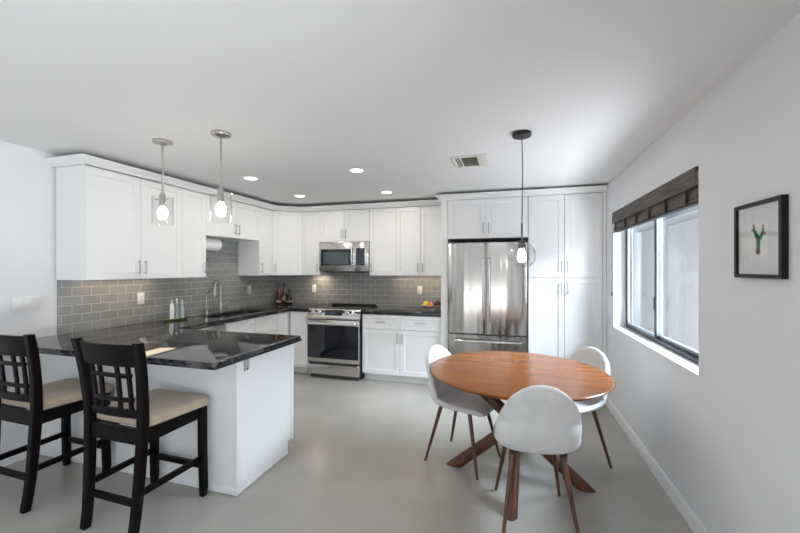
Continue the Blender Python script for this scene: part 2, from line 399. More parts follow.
# ------------------------------------------------------------------ cabinets
def pull(x, z, length=.13, vertical=True, y=-.02, m=None, parent=None):
    mb = MB(); h = length / 2; yo = y - .028
    if vertical:
        mb.tube([(x, yo, z - h), (x, yo, z + h)], .0055, 10)
        for q in (-h * .72, h * .72): mb.tube([(x, yo, z + q), (x, y, z + q)], .004, 8)
    else:
        mb.tube([(x - h, yo, z), (x + h, yo, z)], .0055, 10)
        for q in (-h * .72, h * .72): mb.tube([(x + q, yo, z), (x + q, y, z)], .004, 8)
    return mb.build('handle', m or M['pull'], parent)
G = .0026
def door(root, x0, x1, z0, z1, hx=None, hz=None, vertical=True, name='door', frame=.057):
    o = MB().panel(x0 + G, x1 - G, -.02, 0, z0 + G, z1 - (.005 if z1 == UT else G), frame).build(name, M['cab'], root)
    if hx is not None: pull(hx, hz, .13, vertical, parent=o)
    return o
UB, UT = 1.372, 2.292
def upper(label, loc, rz, w, z0=UB, z1=UT, depth=.318, splits=None, side='r', group='white shaker overhead cabinets'):
    r = thing('overhead_cabinet', label, 'cabinet', loc, rz, group)
    MB().box(0.0008, w - .0008, .0005, depth, z0, z1).build('cabinet_body', M['cab'], r)
    zc = z0 + .105
    if splits is None:
        door(r, 0, w, z0, z1, (w - .035 if side == 'r' else .035), zc)
    else:
        s = splits; door(r, 0, s, z0, z1, s - .032, zc); door(r, s, w, z0, z1, s + .032, zc)
    return r
XF = L + .34            # plane of the left run's carcass fronts (doors stand .02 proud)
YF = B - .34
q = PI / 2
upper('white two-door overhead cabinet at the open end of the run, behind the pendants', (XF, 2.116, 0), q, .906, splits=.461)
upper('narrow white overhead cabinet between the two-door cabinet and the short sink cabinet', (XF, 3.022, 0), q, .313)
upper('short white two-door cabinet raised above the sink and paper towels', (XF, 3.335, 0), q, .906, z0=1.839, splits=.468)
upper('slim white overhead cabinet between the sink cabinet and the corner cabinet', (XF, 4.241, 0), q, .309, side='l')
kc = thing('overhead_cabinet', 'white diagonal overhead cabinet filling the kitchen corner', 'cabinet', (XF, 4.55, 0), q / 2, 'white shaker overhead cabinets')
cw = math.hypot((-2.947) - XF, YF - 4.55)
ang = math.atan2(YF - 4.55, -2.947 - XF); kc.rotation_euler = (0, 0, ang)
def to_local(px, py):
    dx, dy = px - XF, py - 4.55; c, s = math.cos(ang), math.sin(ang); return (dx * c + dy * s, -dx * s + dy * c)
poly = [to_local(*p) for p in ((XF + .0005, 4.551), (-2.9475, YF + .0005), (-2.9475, B - .002), (L + .002, B - .002), (L + .002, 4.551))]
MB().prism(poly, UB, UT).build('cabinet_body', M['cab'], kc)
door(kc, .012, cw - .012, UB, UT, .047, UB + .105)
upper('narrow white overhead cabinet between the corner cabinet and the microwave', (-2.947, YF, 0), 0, .300)
upper('short white two-door cabinet directly above the microwave', (-2.647, YF, 0), 0, .760, z0=1.848, splits=.380)
upper('single-door white overhead cabinet just beside the microwave on the refrigerator side', (-1.887, YF, 0), 0, .388, side='l')
upper('white two-door overhead cabinet above the fruit bowl beside the refrigerator panel', (-1.499, YF, 0), 0, .668, splits=.335)
# crown moldings
def crown_prof(z): return [(0, z), (.022, z), (.026, z + .014), (.040, z + .026), (.058, z + .044), (.066, z + .052), (.066, z + .062), (0, z + .062)]
cp = MB().sweep([(L + .003, 2.118), (XF + .02, 2.118), (XF + .02, 4.543), (-2.955, YF - .02), (-.836, YF - .02)], crown_prof(UT + .002))
struct('trim_1', cp, M['cab'])
FY = 4.51               # carcass front of the refrigerator bank, doors at 4.49
cp = MB().sweep([(-.826, YF - .02), (-.826, FY - .02), (R - .003, FY - .02)], crown_prof(UT - .001))
struct('trim_2', cp, M['cab'])
# refrigerator bank
p_ = MB().box(-.830, -.750, FY - .018, B - .003, .002, UT).build('refrigerator_side_panel', M['cab'])
tag(p_, 'tall white end panel standing between the base cabinets and the refrigerator', 'panel')
r = thing('overhead_cabinet', 'wide white two-door cabinet above the stainless refrigerator', 'cabinet', (-.748, FY, 0), 0, 'white shaker overhead cabinets')
MB().box(0, .921, .0005, B - FY - .003, 1.825, UT).build('cabinet_body', M['cab'], r)
door(r, 0.002, .452, 1.825, UT, .420, 1.94); door(r, .452, .919, 1.825, UT, .484, 1.94)
r = thing('pantry_cabinet', 'tall white four-door pantry cabinet between refrigerator and window wall', 'cabinet', (.175, FY, 0), 0)
MB().box(0, R - .175 - .003, .0005, B - FY - .003, .1, UT).box(.762, R - .175 - .003, -.018, .01, .1, UT).build('cabinet_body', M['cab'], r)
MB().box(0, R - .175 - .003, .07, .12, .002, .1).build('toe_kick', M['cab'], r)
for z0, z1, hz in ((1.368, UT, 1.487), (.105, 1.364, 1.25)):
    door(r, 0, .379, z0, z1, .347, hz); door(r, .379, .760, z0, z1, .411, hz)

# base cabinets
def base_body(r, w, depth, z1=.872):
    MB().box(.0008, w - .0008, .0005, depth, .1, z1).build('cabinet_body', M['cab'], r)
    MB().box(.0008, w - .0008, .06, .09, .002, .1).build('toe_kick', M['cab'], r)
BF = B - .61
r = thing('base_cabinet', 'white base cabinet with two drawers and two doors under the fruit bowl counter', 'cabinet', (-1.880, BF, 0), 0, 'white base cabinets')
base_body(r, 1.048, .605)
for x0, x1, hx in ((.0, .516, .484), (.516, 1.046, .548)):
    door(r, x0, x1, .105, .685, hx, .58)
    o = MB().panel(x0 + G, x1 - G, -.02, 0, .69, .868, .045).build('drawer', M['cab'], r); pull((x0 + x1) / 2, .782, .13, False, parent=o)
r = thing('base_cabinet', 'slim white base cabinet between the range and the counter corner', 'cabinet', (-2.975, BF, 0), 0, 'white base cabinets')
base_body(r, .318, .605); door(r, .02, .316, .105, .868, .285, .77)
LX = L + .61
r = thing('base_cabinet', 'white corner base cabinet with one narrow plain door facing the room', 'cabinet', (LX, 4.262, 0), q, 'white base cabinets')
base_body(r, .893, .605); door(r, 0, .266, .105, .868)
r = thing('base_cabinet', 'white sink base cabinet with false drawer fronts beside the dishwasher', 'cabinet', (LX, 3.335, 0), q, 'white base cabinets')
MB().box(.0008, .926, .0005, .605, .1, .66).box(.0008, .926, .0005, .03, .66, .872).build('cabinet_body', M['cab'], r)
MB().box(.0008, .926, .06, .09, .002, .1).build('toe_kick', M['cab'], r)
for x0, x1, hx in ((0, .463, .431), (.463, .926, .495)):
    door(r, x0, x1, .105, .665, hx, .56)
    MB().panel(x0 + G, x1 - G, -.02, 0, .67, .868, .045).build('false_drawer_front', M['cab'], r)
r = thing('dishwasher', 'stainless steel dishwasher mostly hidden behind the black peninsula counter', 'dishwasher', (LX, 2.725, 0), q)
MB().box(.002, .603, 0, .58, .1, .868).box(.002, .603, .06, .09, .002, .1).build('body', M['darksteel'], r)
o = MB().box(.004, .601, -.026, -.0005, .105, .866, .004).build('door', M['steel'], r)
MB().tube([(.06, -.06, .80), (.545, -.06, .80)], .010).tube([(.08, -.06, .80), (.08, -.026, .80)], .006).tube([(.525, -.06, .80), (.525, -.026, .80)], .006).build('handle', M['chrome'], o)
# peninsula
PX, PY0, PY1 = -1.695, 2.0, 2.64
r = thing('peninsula_cabinet', 'white peninsula base cabinet with panelled end under the black counter', 'cabinet', (0, 0, 0))
MB().box(L + .003, PX - .022, PY0 + .016, PY1 - .021, .1, .872).box(L + .003, PX - .022, PY1 - .08, PY1 - .06, .002, .1).build('cabinet_body', M['cab'], r)
MB().box(L + .003, PX - .020, PY0, PY0 + .015, .002, .872).build('back_panel', M['cab'], r)
MB().box(L + .003, PX - .0205, PY0 - .009, PY0, .002, .05, .002).build('shoe_molding', M['cab'], r)
ep = MB(); ep.rings([[Vector((x, y, z)) for y, z in ((PY0 - .010, .002), (PY1 - .075, .002), (PY1 - .075, .1), (PY1 - .002, .1), (PY1 - .002, .872), (PY0 - .010, .872))] for x in (PX - .0195, PX - .004)])
ep.build('end_panel', M['cab'], r)
MB().box(PX - .0035, PX + .005, PY0 - .010, PY0 + .028, .004, .871, .0025).build('corner_batten', M['cab'], r)
MB().box(PX - .0035, PX + .003, PY0 + .029, PY1 - .076, .004, .030, .002).build('shoe_molding', M['cab'], r)
MB().box(PX - .0035, PX + .004, PY1 - .034, PY1 - .004, .102, .871, .002).build('corner_batten', M['cab'], r)
for x0, x1 in ((-2.95, -2.54), (-2.54, -2.13), (-2.13, PX - .022)):
    o = MB(); o.panel(-x1 + G, -x0 - G, -.02, 0, .105, .868)
    for v in o.bm.verts: v.co = Vector((-v.co.x, PY1 - .021 - v.co.y, v.co.z))
    o.build('door', M['cab'], r)

# ------------------------------------------------------------------ worktops
CT0, CT1 = .876, .918
def roundc(pts, idx, rad, n=6):
    out = []
    for i, p in enumerate(pts):
        if i not in idx: out.append(p); continue
        a = Vector(pts[i - 1]); b = Vector(p); c = Vector(pts[(i + 1) % len(pts)])
        d0 = (a - b).normalized(); d1 = (c - b).normalized()
        for k in range(n + 1):
            t_ = k / n; pa = b + d0 * rad; pc = b + d1 * rad
            out.append(tuple((1 - t_) ** 2 * pa + 2 * t_ * (1 - t_) * b + t_ ** 2 * pc))
    return out
IX = -2.955
outer = roundc([(L + .002, 1.754), (-1.645, 1.754), (-1.645, 2.685), (IX, 2.685), (IX, B - .645), (-2.656, B - .645), (-2.656, B - .010), (L + .002, B - .010)], (1, 2), .03)
SX0, SX1, SY0, SY1 = -3.43, -3.075, 3.37, 4.19
hole = roundc([(SX0, SY0), (SX0, SY1), (SX1, SY1), (SX1, SY0)], (0, 1, 2, 3), .06)
def slab(poly, holes=()):
    m_ = MB()
    return m_.prism(poly, CT0, CT1, holes)
o = slab(outer, [hole])
bm = o.bm
edges = [e for e in bm.edges if all(abs(v.co.z - CT1) < 1e-5 for v in e.verts) and len(e.link_faces) == 2 and abs(e.link_faces[0].normal.z - e.link_faces[1].normal.z) > .5]
bm.normal_update()
edges = [e for e in bm.edges if len(e.link_faces) == 2 and abs(abs(e.link_faces[0].normal.z) - abs(e.link_faces[1].normal.z)) > .5 and max(v.co.z for v in e.verts) > CT0 + .001]
bmesh.ops.bevel(bm, geom=edges, offset=.006, segments=3, profile=.5, affect='EDGES')
o = o.build('worktop', M['granite'])
tag(o, 'polished black granite worktop running from the sink wall round onto the peninsula', 'countertop')
lam = MB().sweep([(L + .004, 1.7545), (-1.6455, 1.7545), (-1.6455, 2.68)], [(.0, CT0 - .0), (.004, CT0 + .004), (.004, CT0 + .015), (0, CT0 + .019)])
lam.build('edge_bead', M['granite'], o)
o = MB().box(-1.884, -.832, B - .645, B - .010, CT0, CT1, .005, 3).build('worktop', M['granite'])
tag(o, 'short black granite worktop between the range and the tall refrigerator panel', 'countertop')
# backsplashes (the tile stops under the cabinets, higher over the sink)
o = MB().box(L + .0005, L + .009, 2.136, 3.335, CT1 + .001, UB - .001).box(L + .0005, L + .009, 3.335, 4.241, CT1 + .001, 1.837).box(L + .0005, L + .009, 4.241, B - .010, CT1 + .001, UB - .001).build('tile_backsplash', M['tile_left'])
tag(o, 'grey glass subway tile backsplash behind the sink and faucet', 'backsplash')
o = MB().box(L + .010, -2.649, B - .009, B - .0005, CT1 + .001, UB - .001).box(-2.649, -1.886, B - .009, B - .0005, CT1 + .001, 1.42).box(-1.886, -.832, B - .009, B - .0005, CT1 + .001, UB - .001).build('tile_backsplash', M['tile_back'])
tag(o, 'grey glass subway tile backsplash behind the range and fruit bowl', 'backsplash')

# ------------------------------------------------------------------ sink, faucets
r = thing('kitchen_sink', 'undermount stainless double bowl sink in the black worktop', 'sink', ((SX0 + SX1) / 2, (SY0 + SY1) / 2, .70))
hx, hy = (SX1 - SX0) / 2 + .004, (SY1 - SY0) / 2 + .004
zt = CT0 - .70 - .001
def bowl(y0, y1):
    m_ = MB(); rr = roundc([(-hx, y0), (-hx, y1), (hx, y1), (hx, y0)], (0, 1, 2, 3), .05, 5)
    cy = (y0 + y1) / 2
    def ring(k, z): return [Vector((x * k, cy + (y - cy) * k, z)) for x, y in rr]
    m_.rings([ring(1.0, zt), ring(.985, zt - .10), ring(.95, zt - .155), ring(.85, zt - .17), ring(.10, zt - .175)], cap=False)
    m_.bm.faces.new([v for v in m_.bm.verts][-len(rr):])
    m_.rings([ring(1.0, zt), ring(1.02, zt)], cap=False)
    o = m_.build('sink_bowl', M['steel'], r)
    MB().lathe([(.0, zt - .172), (.035, zt - .172), (.042, zt - .1725), (.042, zt - .176), (0, zt - .176)], (0, cy, 0), 20, closed=False).build('drain', M['chrome'], o)
bowl(-hy, -.012); bowl(.012, hy)
MB().box(-hx, hx, -.0118, .0118, zt - .03, zt - .004, .003).build('divider', M['steel'], r)
def arc(c, rad, a0, a1, n, dirv):
    return [Vector(c) + Vector((dirv[0] * math.cos(a), dirv[1] * math.cos(a), 0)) * rad + Vector((0, 0, math.sin(a) * rad)) for a in [a0 + (a1 - a0) * k / n for k in range(n + 1)]]
r = thing('kitchen_faucet', 'tall brushed nickel gooseneck pull-down faucet behind the sink', 'faucet', (-3.51, 3.84, CT1))
dv = Vector((.25, -.97, 0)).normalized()
MB().lathe([(.026, 0), (.026, .006), (.021, .012), (.020, .13), (.017, .135), (.0, .136)], seg=20).build('faucet_body', M['nickel'], r)
pts = [Vector((0, 0, .13)), Vector((0, 0, .22)), Vector((0, 0, .30))] + arc(Vector((0, 0, .325)) + dv * .072, .072, PI, .12, 12, dv)
MB().tube(pts, .0125, 12).build('neck', M['nickel'], r)
e_ = pts[-1]
MB().tube([e_ + Vector((0, 0, .005)), e_ + Vector((0, 0, -.03)), e_ + Vector((0, 0, -.10)), e_ + Vector((0, 0, -.115))], [.0135, .016, .0185, .017], 14).build('spray_head', M['nickel'], r)
MB().tube([(0.0, .018, .085), (.0, .045, .092), (.03, .12, .135)], [.012, .009, .006], 10).build('lever', M['nickel'], r)
r = thing('filter_faucet', 'slim chrome water filter faucet beside the tall gooseneck', 'faucet', (-3.535, 3.635, CT1))
MB().lathe([(.022, 0), (.022, .05), (.010, .056), (.0, .057)], seg=18).build('faucet_base', M['nickel'], r)
dv = Vector((.7, .2, 0)).normalized()
MB().tube([Vector((0, 0, .05)), Vector((0, 0, .20))] + arc(Vector((0, 0, .22)) + dv * .05, .05, PI, .1, 10, dv) + [Vector((0, 0, .19)) + dv * .10], .0055, 10).build('neck', M['chrome'], r)
MB().tube([(0, .012, .04), (.02, .055, .05)], .005, 8).build('lever', M['darksteel'], r)

# ------------------------------------------------------------------ range
r = thing('kitchen_range', 'stainless steel slide-in electric range with black glass oven door', 'range', (-2.6525, 4.448, 0))
W = .7625
MB().box(.004, W - .004, .035, .690, .06, .905).box(.03, W - .03, .05, .62, .004, .06).build('body', M['darksteel'], r)
MB().box(.002, W - .002, .075, .690, .906, .924, .003).build('cooktop', M['blackglass'], r)
MB().box(.05, W - .02, .635, .685, .925, .945, .004).build('rear_vent', M['black'], r)
cpn = MB(); cpn.rings([[Vector((x, y, z)) for y, z in ((.010, .795), (.034, .795), (.075, .90), (.080, .926), (.062, .926), (.010, .835))] for x in (0, W)])
o = cpn.build('control_panel', M['steel'], r)
nrm = Vector((0, -.87, .50)).normalized()
def onp(x, t_): return Vector((x, .010 + .052 * t_, .835 + .091 * t_))
nr = Vector((0, -.091, .052)).normalized()
for i, x in enumerate((.085, .185, .575, .675)):
    p = onp(x, .5)
    k = MB().tube([p, p + nr * .006, p + nr * .0065, p + nr * .032, p + nr * .036], [.031, .031, .025, .024, .019], 18).build('knob', M['chrome'], o)
    MB().tube([p + nr * .0362, p + nr * .037], [.013, .012], 12).build('knob_cap', M['steel'], k)
ds = MB(); a, b, c, d_ = onp(.26, .12), onp(.51, .12), onp(.51, .88), onp(.26, .88)
ds.rings([[v - nr * .002 for v in (a, b, c, d_)], [v + nr * .002 for v in (a, b, c, d_)]]); o2 = ds.build('display', M['blackglass'], o)
ds = MB(); a, b, c, d_ = onp(.35, .38), onp(.42, .38), onp(.42, .62), onp(.35, .62)
ds.rings([[v + nr * .002 for v in (a, b, c, d_)], [v + nr * .0028 for v in (a, b, c, d_)]]); ds.build('readout', M['display'], o2)
od = MB().box(.004, W - .004, .004, .034, .225, .785, .004).build('oven_door', M['steel'], r)
MB().box(.012, W - .012, .000, .0045, .278, .716).build('oven_window', M['blackglass'], od)
MB().tube([(.03, -.045, .742), (W - .03, -.045, .742)], .016, 14).box(.035, .065, -.045, .006, .732, .752, .003).box(W - .065, W - .035, -.045, .006, .732, .752, .003).build('handle', M['chrome'], od)
o = MB().box(.004, W - .004, .004, .034, .06, .205, .004).build('warming_drawer', M['steel'], r)
MB().box(.03, W - .03, -.004, .006, .19, .206, .003).build('drawer_lip', M['darksteel'], o)
# microwave
r = thing('microwave', 'stainless over-the-range microwave with black window', 'microwave', (-2.642, 4.762, 1.425))
W = .754; H = .418
MB().box(.002, W - .002, .024, .385, 0, H).build('body', M['darksteel'], r)
MB().box(.06, W - .06, .03, .36, -.012, -.0005).build('bottom_vent', M['black'], r)
o = MB().box(0, .555, 0, .0235, .004, H - .002, .004).build('door', M['steel'], r)
MB().box(.03, .50, -.003, .003, .085, .315).build('door_window', M['blackglass'], o)
MB().box(.07, .465, -.0042, -.003, .105, .275).build('window_screen', mat('microwave_screen', (.07, .085, .095), .15), o)
pts = [(.525, -.002, .075), (.522, -.03, .09), (.518, -.044, .20), (.522, -.03, .315), (.525, -.002, .33)]
MB().tube(pts, .010, 12).build('handle', M['chrome'], o)
o = MB().box(.5555, W, 0, .0235, .004, H - .002, .004).build('control_panel', M['steel'], r)
MB().box(.575, .70, -.003, .003, .085, .325).build('keypad', M['blackglass'], o)
MB().box(.632, .668, -.004, -.003, .297, .309).build('clock_display', M['display'], o)
for i in range(3):
    for j in range(4):
        MB().box(.592 + i * .034, .612 + i * .034, -.004, -.003, .11 + j * .04, .12 + j * .04).build('key', M['darksteel'], o)
# refrigerator
r = thing('refrigerator', 'stainless french-door refrigerator with bottom freezer drawer', 'refrigerator', (-.742, 4.42, 0))
W = .906; fz0 = .70
MB().box(.006, W - .006, .062, .70, .03, 1.772).box(.03, W - .03, .09, .68, .003, .03).build('body', M['darksteel'], r)
MB().box(.02, .10, .01, .06, 1.766, 1.785, .003).box(W - .10, W - .02, .01, .06, 1.766, 1.785, .003).build('hinge_cover', M['darksteel'], r)
def bow(x0, x1, z0, z1, name, sag=.022, n=14):
    m_ = MB(); c = 6e-3
    front = []
    for k in range(n + 1):
        t_ = k / n; x = x0 + (x1 - x0) * t_
        u = (x - W / 2) / (W / 2)
        e = min(t_, 1 - t_); edge = .006 * max(0, 1 - e / .05) ** 2
        front.append((x, .004 + sag * u * u + edge))
    poly = front + [(x1, .058), (x0, .058)]
    m_.rings([[Vector((x, y, z)) for x, y in poly] for z in (z0, z1)])
    return m_.build(name, M['fridge'], r)
da = bow(.003, W / 2 - .002, fz0 + .006, 1.768, 'door'); db = bow(W / 2 + .002, W - .003, fz0 + .006, 1.768, 'door')
dz = bow(.003, W - .003, .06, fz0 - .012, 'freezer_drawer')
for o, x in ((da, W / 2 - .035), (db, W / 2 + .035)):
    MB().tube([(x, .008, .86), (x, -.038, .875), (x, -.045, 1.0), (x, -.047, 1.22), (x, -.045, 1.45), (x, -.038, 1.575), (x, .008, 1.59)], .011, 12).build('handle', M['steel'], o)
MB().tube([(.055, .02, .625), (.07, -.035, .625), (.25, -.050, .628), (W / 2, -.055, .629), (W - .25, -.050, .628), (W - .07, -.035, .625), (W - .055, .02, .625)], .012, 12).build('handle', M['chrome'], dz)

# ------------------------------------------------------------------ dining table
TX, TY = .026, 2.752
r = thing('dining_table', 'round orange-toned wood dining table on crossed walnut legs', 'table', (TX, TY, 0), .0)
MB().lathe([(0, .722), (.566, .722), (.600, .735), (.606, .742), (.606, .747), (.601, .751), (0, .751)], seg=96).build('tabletop', M['table'], r)
for k in range(4):
    a = math.radians(176 + 90 * k); cs, sn = math.cos(a), math.sin(a)
    MB().skew((cs * .44, sn * .44, .002), (-cs * .40, -sn * .40, .7215), .036, .036, 18, 1.75).build('leg', M['walnut'], r)

# ------------------------------------------------------------------ dining chairs
def shell():
    """scoop shell: seat rows from front to back, then a back whose top is a half ellipse"""
    m_ = bmesh.new()
    seat = [  # (y, z, halfwidth, cup)
        (.232, .425, .150, .00), (.230, .440, .180, .004), (.19, .450, .200, .012), (.11, .446, .213, .022), (.02, .438, .218, .035), (-.07, .434, .220, .055),
        (-.14, .440, .221, .085), (-.185, .468, .220, .105), (-.207, .53, .218, .100), (-.218, .575, .2165, .091)]
    back = [(.53, -.207, .100), (.60, -.222, .085), (.67, -.234, .066), (.73, -.243, .048), (.78, -.250, .032), (.82, -.255, .020), (.86, -.259, .010)]
    def at(z):
        for (z0, y0, c0), (z1, y1, c1) in zip(back, back[1:]):
            if z <= z1 or z1 == .86:
                t = (z - z0) / (z1 - z0); return y0 + (y1 - y0) * t, c0 + (c1 - c0) * t
    N = 16; rows = []
    for i, (y, z, hw, cup) in enumerate(seat):
        a = seat[max(i - 1, 0)]; b = seat[min(i + 1, len(seat) - 1)]
        d = Vector((0, b[0] - a[0], b[1] - a[1])).normalized(); n = Vector((0, d.z, -d.y))
        if n.z < 0 and i < 4: n = -n
        rows.append([m_.verts.new(Vector((math.sin((-1 + 2 * j / N) * PI / 2) * hw, y, z)) + n * (cup * abs(-1 + 2 * j / N) ** 2.4)) for j in range(N + 1)])
    for k in range(1, 9):
        s_ = k / 8; row = []
        for j in range(N + 1):
            v = math.sin((-1 + 2 * j / N) * PI / 2)
            x = v * math.sqrt(1 - s_ * s_ / 2) * .216; z = .590 + .258 * s_ * math.sqrt(1 - v * v / 2)
            y, cup = at(z)
            row.append(m_.verts.new((x, y + cup * abs(x / .216) ** 2.4, z)))
        rows.append(row)
    for a, b in zip(rows, rows[1:]):
        for j in range(N): m_.faces.new((a[j], a[j + 1], b[j + 1], b[j]))
    return m_
def make_chair(label):
    r = thing('dining_chair', label, 'chair', (0, 0, 0), 0, 'dining chairs around the round table')
    mb = MB(); mb.bm.free(); mb.bm = shell()
    s_ = mb.build('seat_shell', M['velvet'], r)
    sol = s_.modifiers.new('thick', 'SOLIDIFY'); sol.thickness = .034; sol.offset = 0
    sub = s_.modifiers.new('smooth', 'SUBSURF'); sub.levels = 2; sub.render_levels = 2
    MB().box(-.10, .10, -.09, .09, .408, .424, .004).build('seat_plate', M['black'], r)
    for sx in (-1, 1):
        for sy in (-1, 1):
            MB().skew((sx * .198, sy * .215 - .005, .002), (sx * .135, sy * .120, .416), .010, .016, 14).build('leg', M['chairleg'], r)
    return r
def face(dx, dy): return math.atan2(dy, dx) - PI / 2
ch = make_chair('pale velvet dining chair seen from behind, nearest the camera at the table')
ch.location = (.120, 2.362, 0); ch.rotation_euler = (0, 0, face(-.13, .99))
dup(ch, (-.360, 2.890, 0), face(.937, -.35), 'pale velvet dining chair on the kitchen cabinet side of the round table')
dup(ch, (.400, 3.10, 0), face(-.75, -.55), 'pale velvet dining chair tucked between the round table and the pantry')

# ------------------------------------------------------------------ counter stools
def make_stool(label):
    r = thing('counter_stool', label, 'stool', (0, 0, 0), 0, 'counter stools at the peninsula')
    E = M['espresso']
    rear = [(.180, -.246, .002), (.184, -.232, .10), (.190, -.222, .22), (.195, -.214, .36), (.201, -.208, .50), (.206, -.205, .62), (.212, -.210, .74), (.222, -.224, .88), (.231, -.242, 1.0), (.237, -.258, 1.072)]
    for sx in (-1, 1):
        MB().bar([(sx * x, y, z) for x, y, z in rear], .046, [.040, .042, .045, .048, .050, .050, .048, .046, .044, .040]).build('rear_post', E, r)
        MB().bar([(sx * .210, .196, .002), (sx * .211, .198, .06), (sx * .208, .192, .30), (sx * .207, .192, .572)], [.036, .044, .046, .046], [.036, .044, .046, .046]).build('front_leg', E, r)
    def back(z):
        for (x0, y0, z0), (x1, y1, z1) in zip(rear, rear[1:]):
            if z0 <= z <= z1: return y0 + (y1 - y0) * (z - z0) / (z1 - z0)
    def board(z0, z1, hw, bow_, th, name):
        m_ = MB(); rings = []
        for k in range(13):
            x = -hw + 2 * hw * k / 12; b = bow_ * (1 - (x / hw) ** 2)
            rings.append([Vector((x, back(zz) - b + o_, zz)) for zz, o_ in ((z0, -th / 2), (z0, th / 2), ((z0 + z1) / 2, th / 2), (z1, th / 2), (z1, -th / 2), ((z0 + z1) / 2, -th / 2))])
        return m_.rings(rings).build(name, E, r)
    board(.935, 1.060, .216, .022, .022, 'top_rail')
    board(.648, .690, .192, .014, .022, 'lower_rail')
    def slat_y(x, z): return back(z) - .018 * (1 - (x / .19) ** 2)
    for x in (-.138, -.066, .066, .138):
        MB().bar([(x, slat_y(x, z), z) for z in (.685, .78, .86, .94)], .027, .014).build('back_slat', E, r)
    for z in (.745, .880):
        m_ = MB(); m_.rings([[Vector((x, slat_y(x, z) + a, z + b)) for a, b in ((-.008, -.011), (.008, -.011), (.008, .011), (-.008, .011))] for x in [-.152 + .304 * k / 8 for k in range(9)]]); m_.build('cross_slat', E, r)
    # aprons
    MB().beam((-.18, .192, .545), (.18, .192, .545), .024, .075).build('apron', E, r)
    MB().beam((-.19, -.206, .545), (.19, -.206, .545), .024, .085).build('apron', E, r)
    for sx in (-1, 1): MB().beam((sx * .197, .175, .545), (sx * .203, -.192, .545), .024, .075).build('apron', E, r)
    # stretchers
    for sx in (-1, 1): MB().beam((sx * .198, .18, .240), (sx * .191, -.210, .240), .020, .034).build('stretcher', E, r)
    MB().beam((-.19, .194, .195), (.19, .194, .195), .020, .034).build('stretcher', E, r)
    MB().beam((-.178, -.223, .190), (.178, -.223, .190), .020, .034).build('stretcher', E, r)
    # cushion: rounded trapezoid, domed
    m_ = MB(); pl = roundc([(-.208, -.185), (-.250, .238), (.250, .238), (.208, -.185)], (0, 1, 2, 3), .05, 6)
    def rg(k, z): return [Vector((x * k, .03 + (y - .03) * k, z)) for x, y in pl]
    m_.rings([rg(.96, .584), rg(1.0, .595), rg(1.0, .612), rg(.985, .628), rg(.93, .640), rg(.80, .647), rg(.5, .651), rg(.15, .652)])
    m_.build('seat_cushion', M['suede'], r)
    return r
st = make_stool('dark espresso counter stool with tan suede seat nearest the peninsula end')
st.location = (-2.125, 1.748, 0); st.rotation_euler = (0, 0, -.02)
dup(st, (-2.985, 1.750, 0), -.02, 'dark espresso counter stool below the light switches, farther from the peninsula end')

# ------------------------------------------------------------------ lights
def spot(name, loc, e, color=(1, .9, .78), r=.03):
    add_light(name, 'POINT', loc, (0, 0, 0), e, color, shadow_soft_size=r)
def kitchen_pendant(x, y, label):
    zc = cz(x)
    r = thing('glass_pendant', label, 'pendant light', (x, y, zc), 0, 'glass pendants above the peninsula')
    MB().lathe([(0, -.001), (.064, -.001), (.066, -.010), (.060, -.022), (.030, -.026), (.012, -.034), (0, -.035)], seg=32).build('canopy', M['nickel'], r)
    zs = 1.985 - zc
    MB().tube([(0, 0, -.03), (0, 0, zs + .03)], .0065, 12).build('rod', M['nickel'], r)
    MB().lathe([(0, zs + .04), (.012, zs + .035), (.021, zs + .018), (.023, zs - .065), (.017, zs - .068), (0, zs - .068)], seg=20).tube([(-.074, 0, zs - .012), (.074, 0, zs - .012)], .0035, 8).build('socket', M['nickel'], r)
    g0, g1 = zs - .012 - .19, zs + .006
    MB().lathe([(.070, g0), (.070, g1), (.067, g1), (.067, g0)], seg=40, closed=True).build('glass_shade', M['clear'], r)
    MB().lathe([(0, zs - .150), (.020, zs - .144), (.032, zs - .125), (.033, zs - .108), (.026, zs - .088), (.014, zs - .070), (0, zs - .068)], seg=20).build('bulb', M['bulb'], r)
kitchen_pendant(-2.450, 2.112, 'clear glass and nickel pendant over the peninsula nearer the light switches')
kitchen_pendant(-1.915, 2.096, 'clear glass and nickel pendant over the open end of the peninsula')
x, y = .062, 2.643; zc = cz(x)
r = thing('globe_pendant', 'black corded pendant with clear glass globe above the dining table', 'pendant light', (x, y, zc))
MB().lathe([(0, -.001), (.060, -.001), (.062, -.006), (.062, -.024), (.058, -.028), (0, -.028)], seg=36).build('canopy', M['black'], r)
MB().tube([(0, 0, -.026), (0, 0, -.032), (.004, 0, -.25), (0, 0, 1.765 - zc)], .0032, 8).build('cord', M['black'], r)
MB().tube([(0, 0, 1.77 - zc), (0, 0, 1.645 - zc)], .006, 10).build('stem', M['darksteel'], r)
MB().lathe([(0, 1.65 - zc), (.024, 1.648 - zc), (.026, 1.640 - zc), (.024, 1.60 - zc), (.0, 1.598 - zc)], seg=20).build('socket', M['darksteel'], r)
gz = 1.553 - zc; prof = []
for k in range(17):
    a = math.radians(74 - (74 + 62) * k / 16); prof.append((.0905 * math.cos(a), gz + .0905 * math.sin(a)))
prof2 = [((rr_ - .003 * (rr_ / .09)), z_ * 1.0) for rr_, z_ in reversed(prof)]
MB().lathe(prof + prof2, seg=48, closed=True).build('glass_globe', M['clear'], r)
MB().lathe([(0, gz - .046), (.018, gz - .041), (.028, gz - .024), (.028, gz - .008), (.019, gz + .016), (.014, gz + .046), (0, gz + .047)], seg=20).build('bulb', M['bulbsoft'], r)
can_labels = ['recessed downlight in the ceiling above the sink counter, next to the pendants',
              'recessed downlight in the ceiling by the corner cabinet',
              'recessed downlight in the open middle of the ceiling, between the pendants and the air vent',
              'recessed downlight in the ceiling in front of the range cabinets']
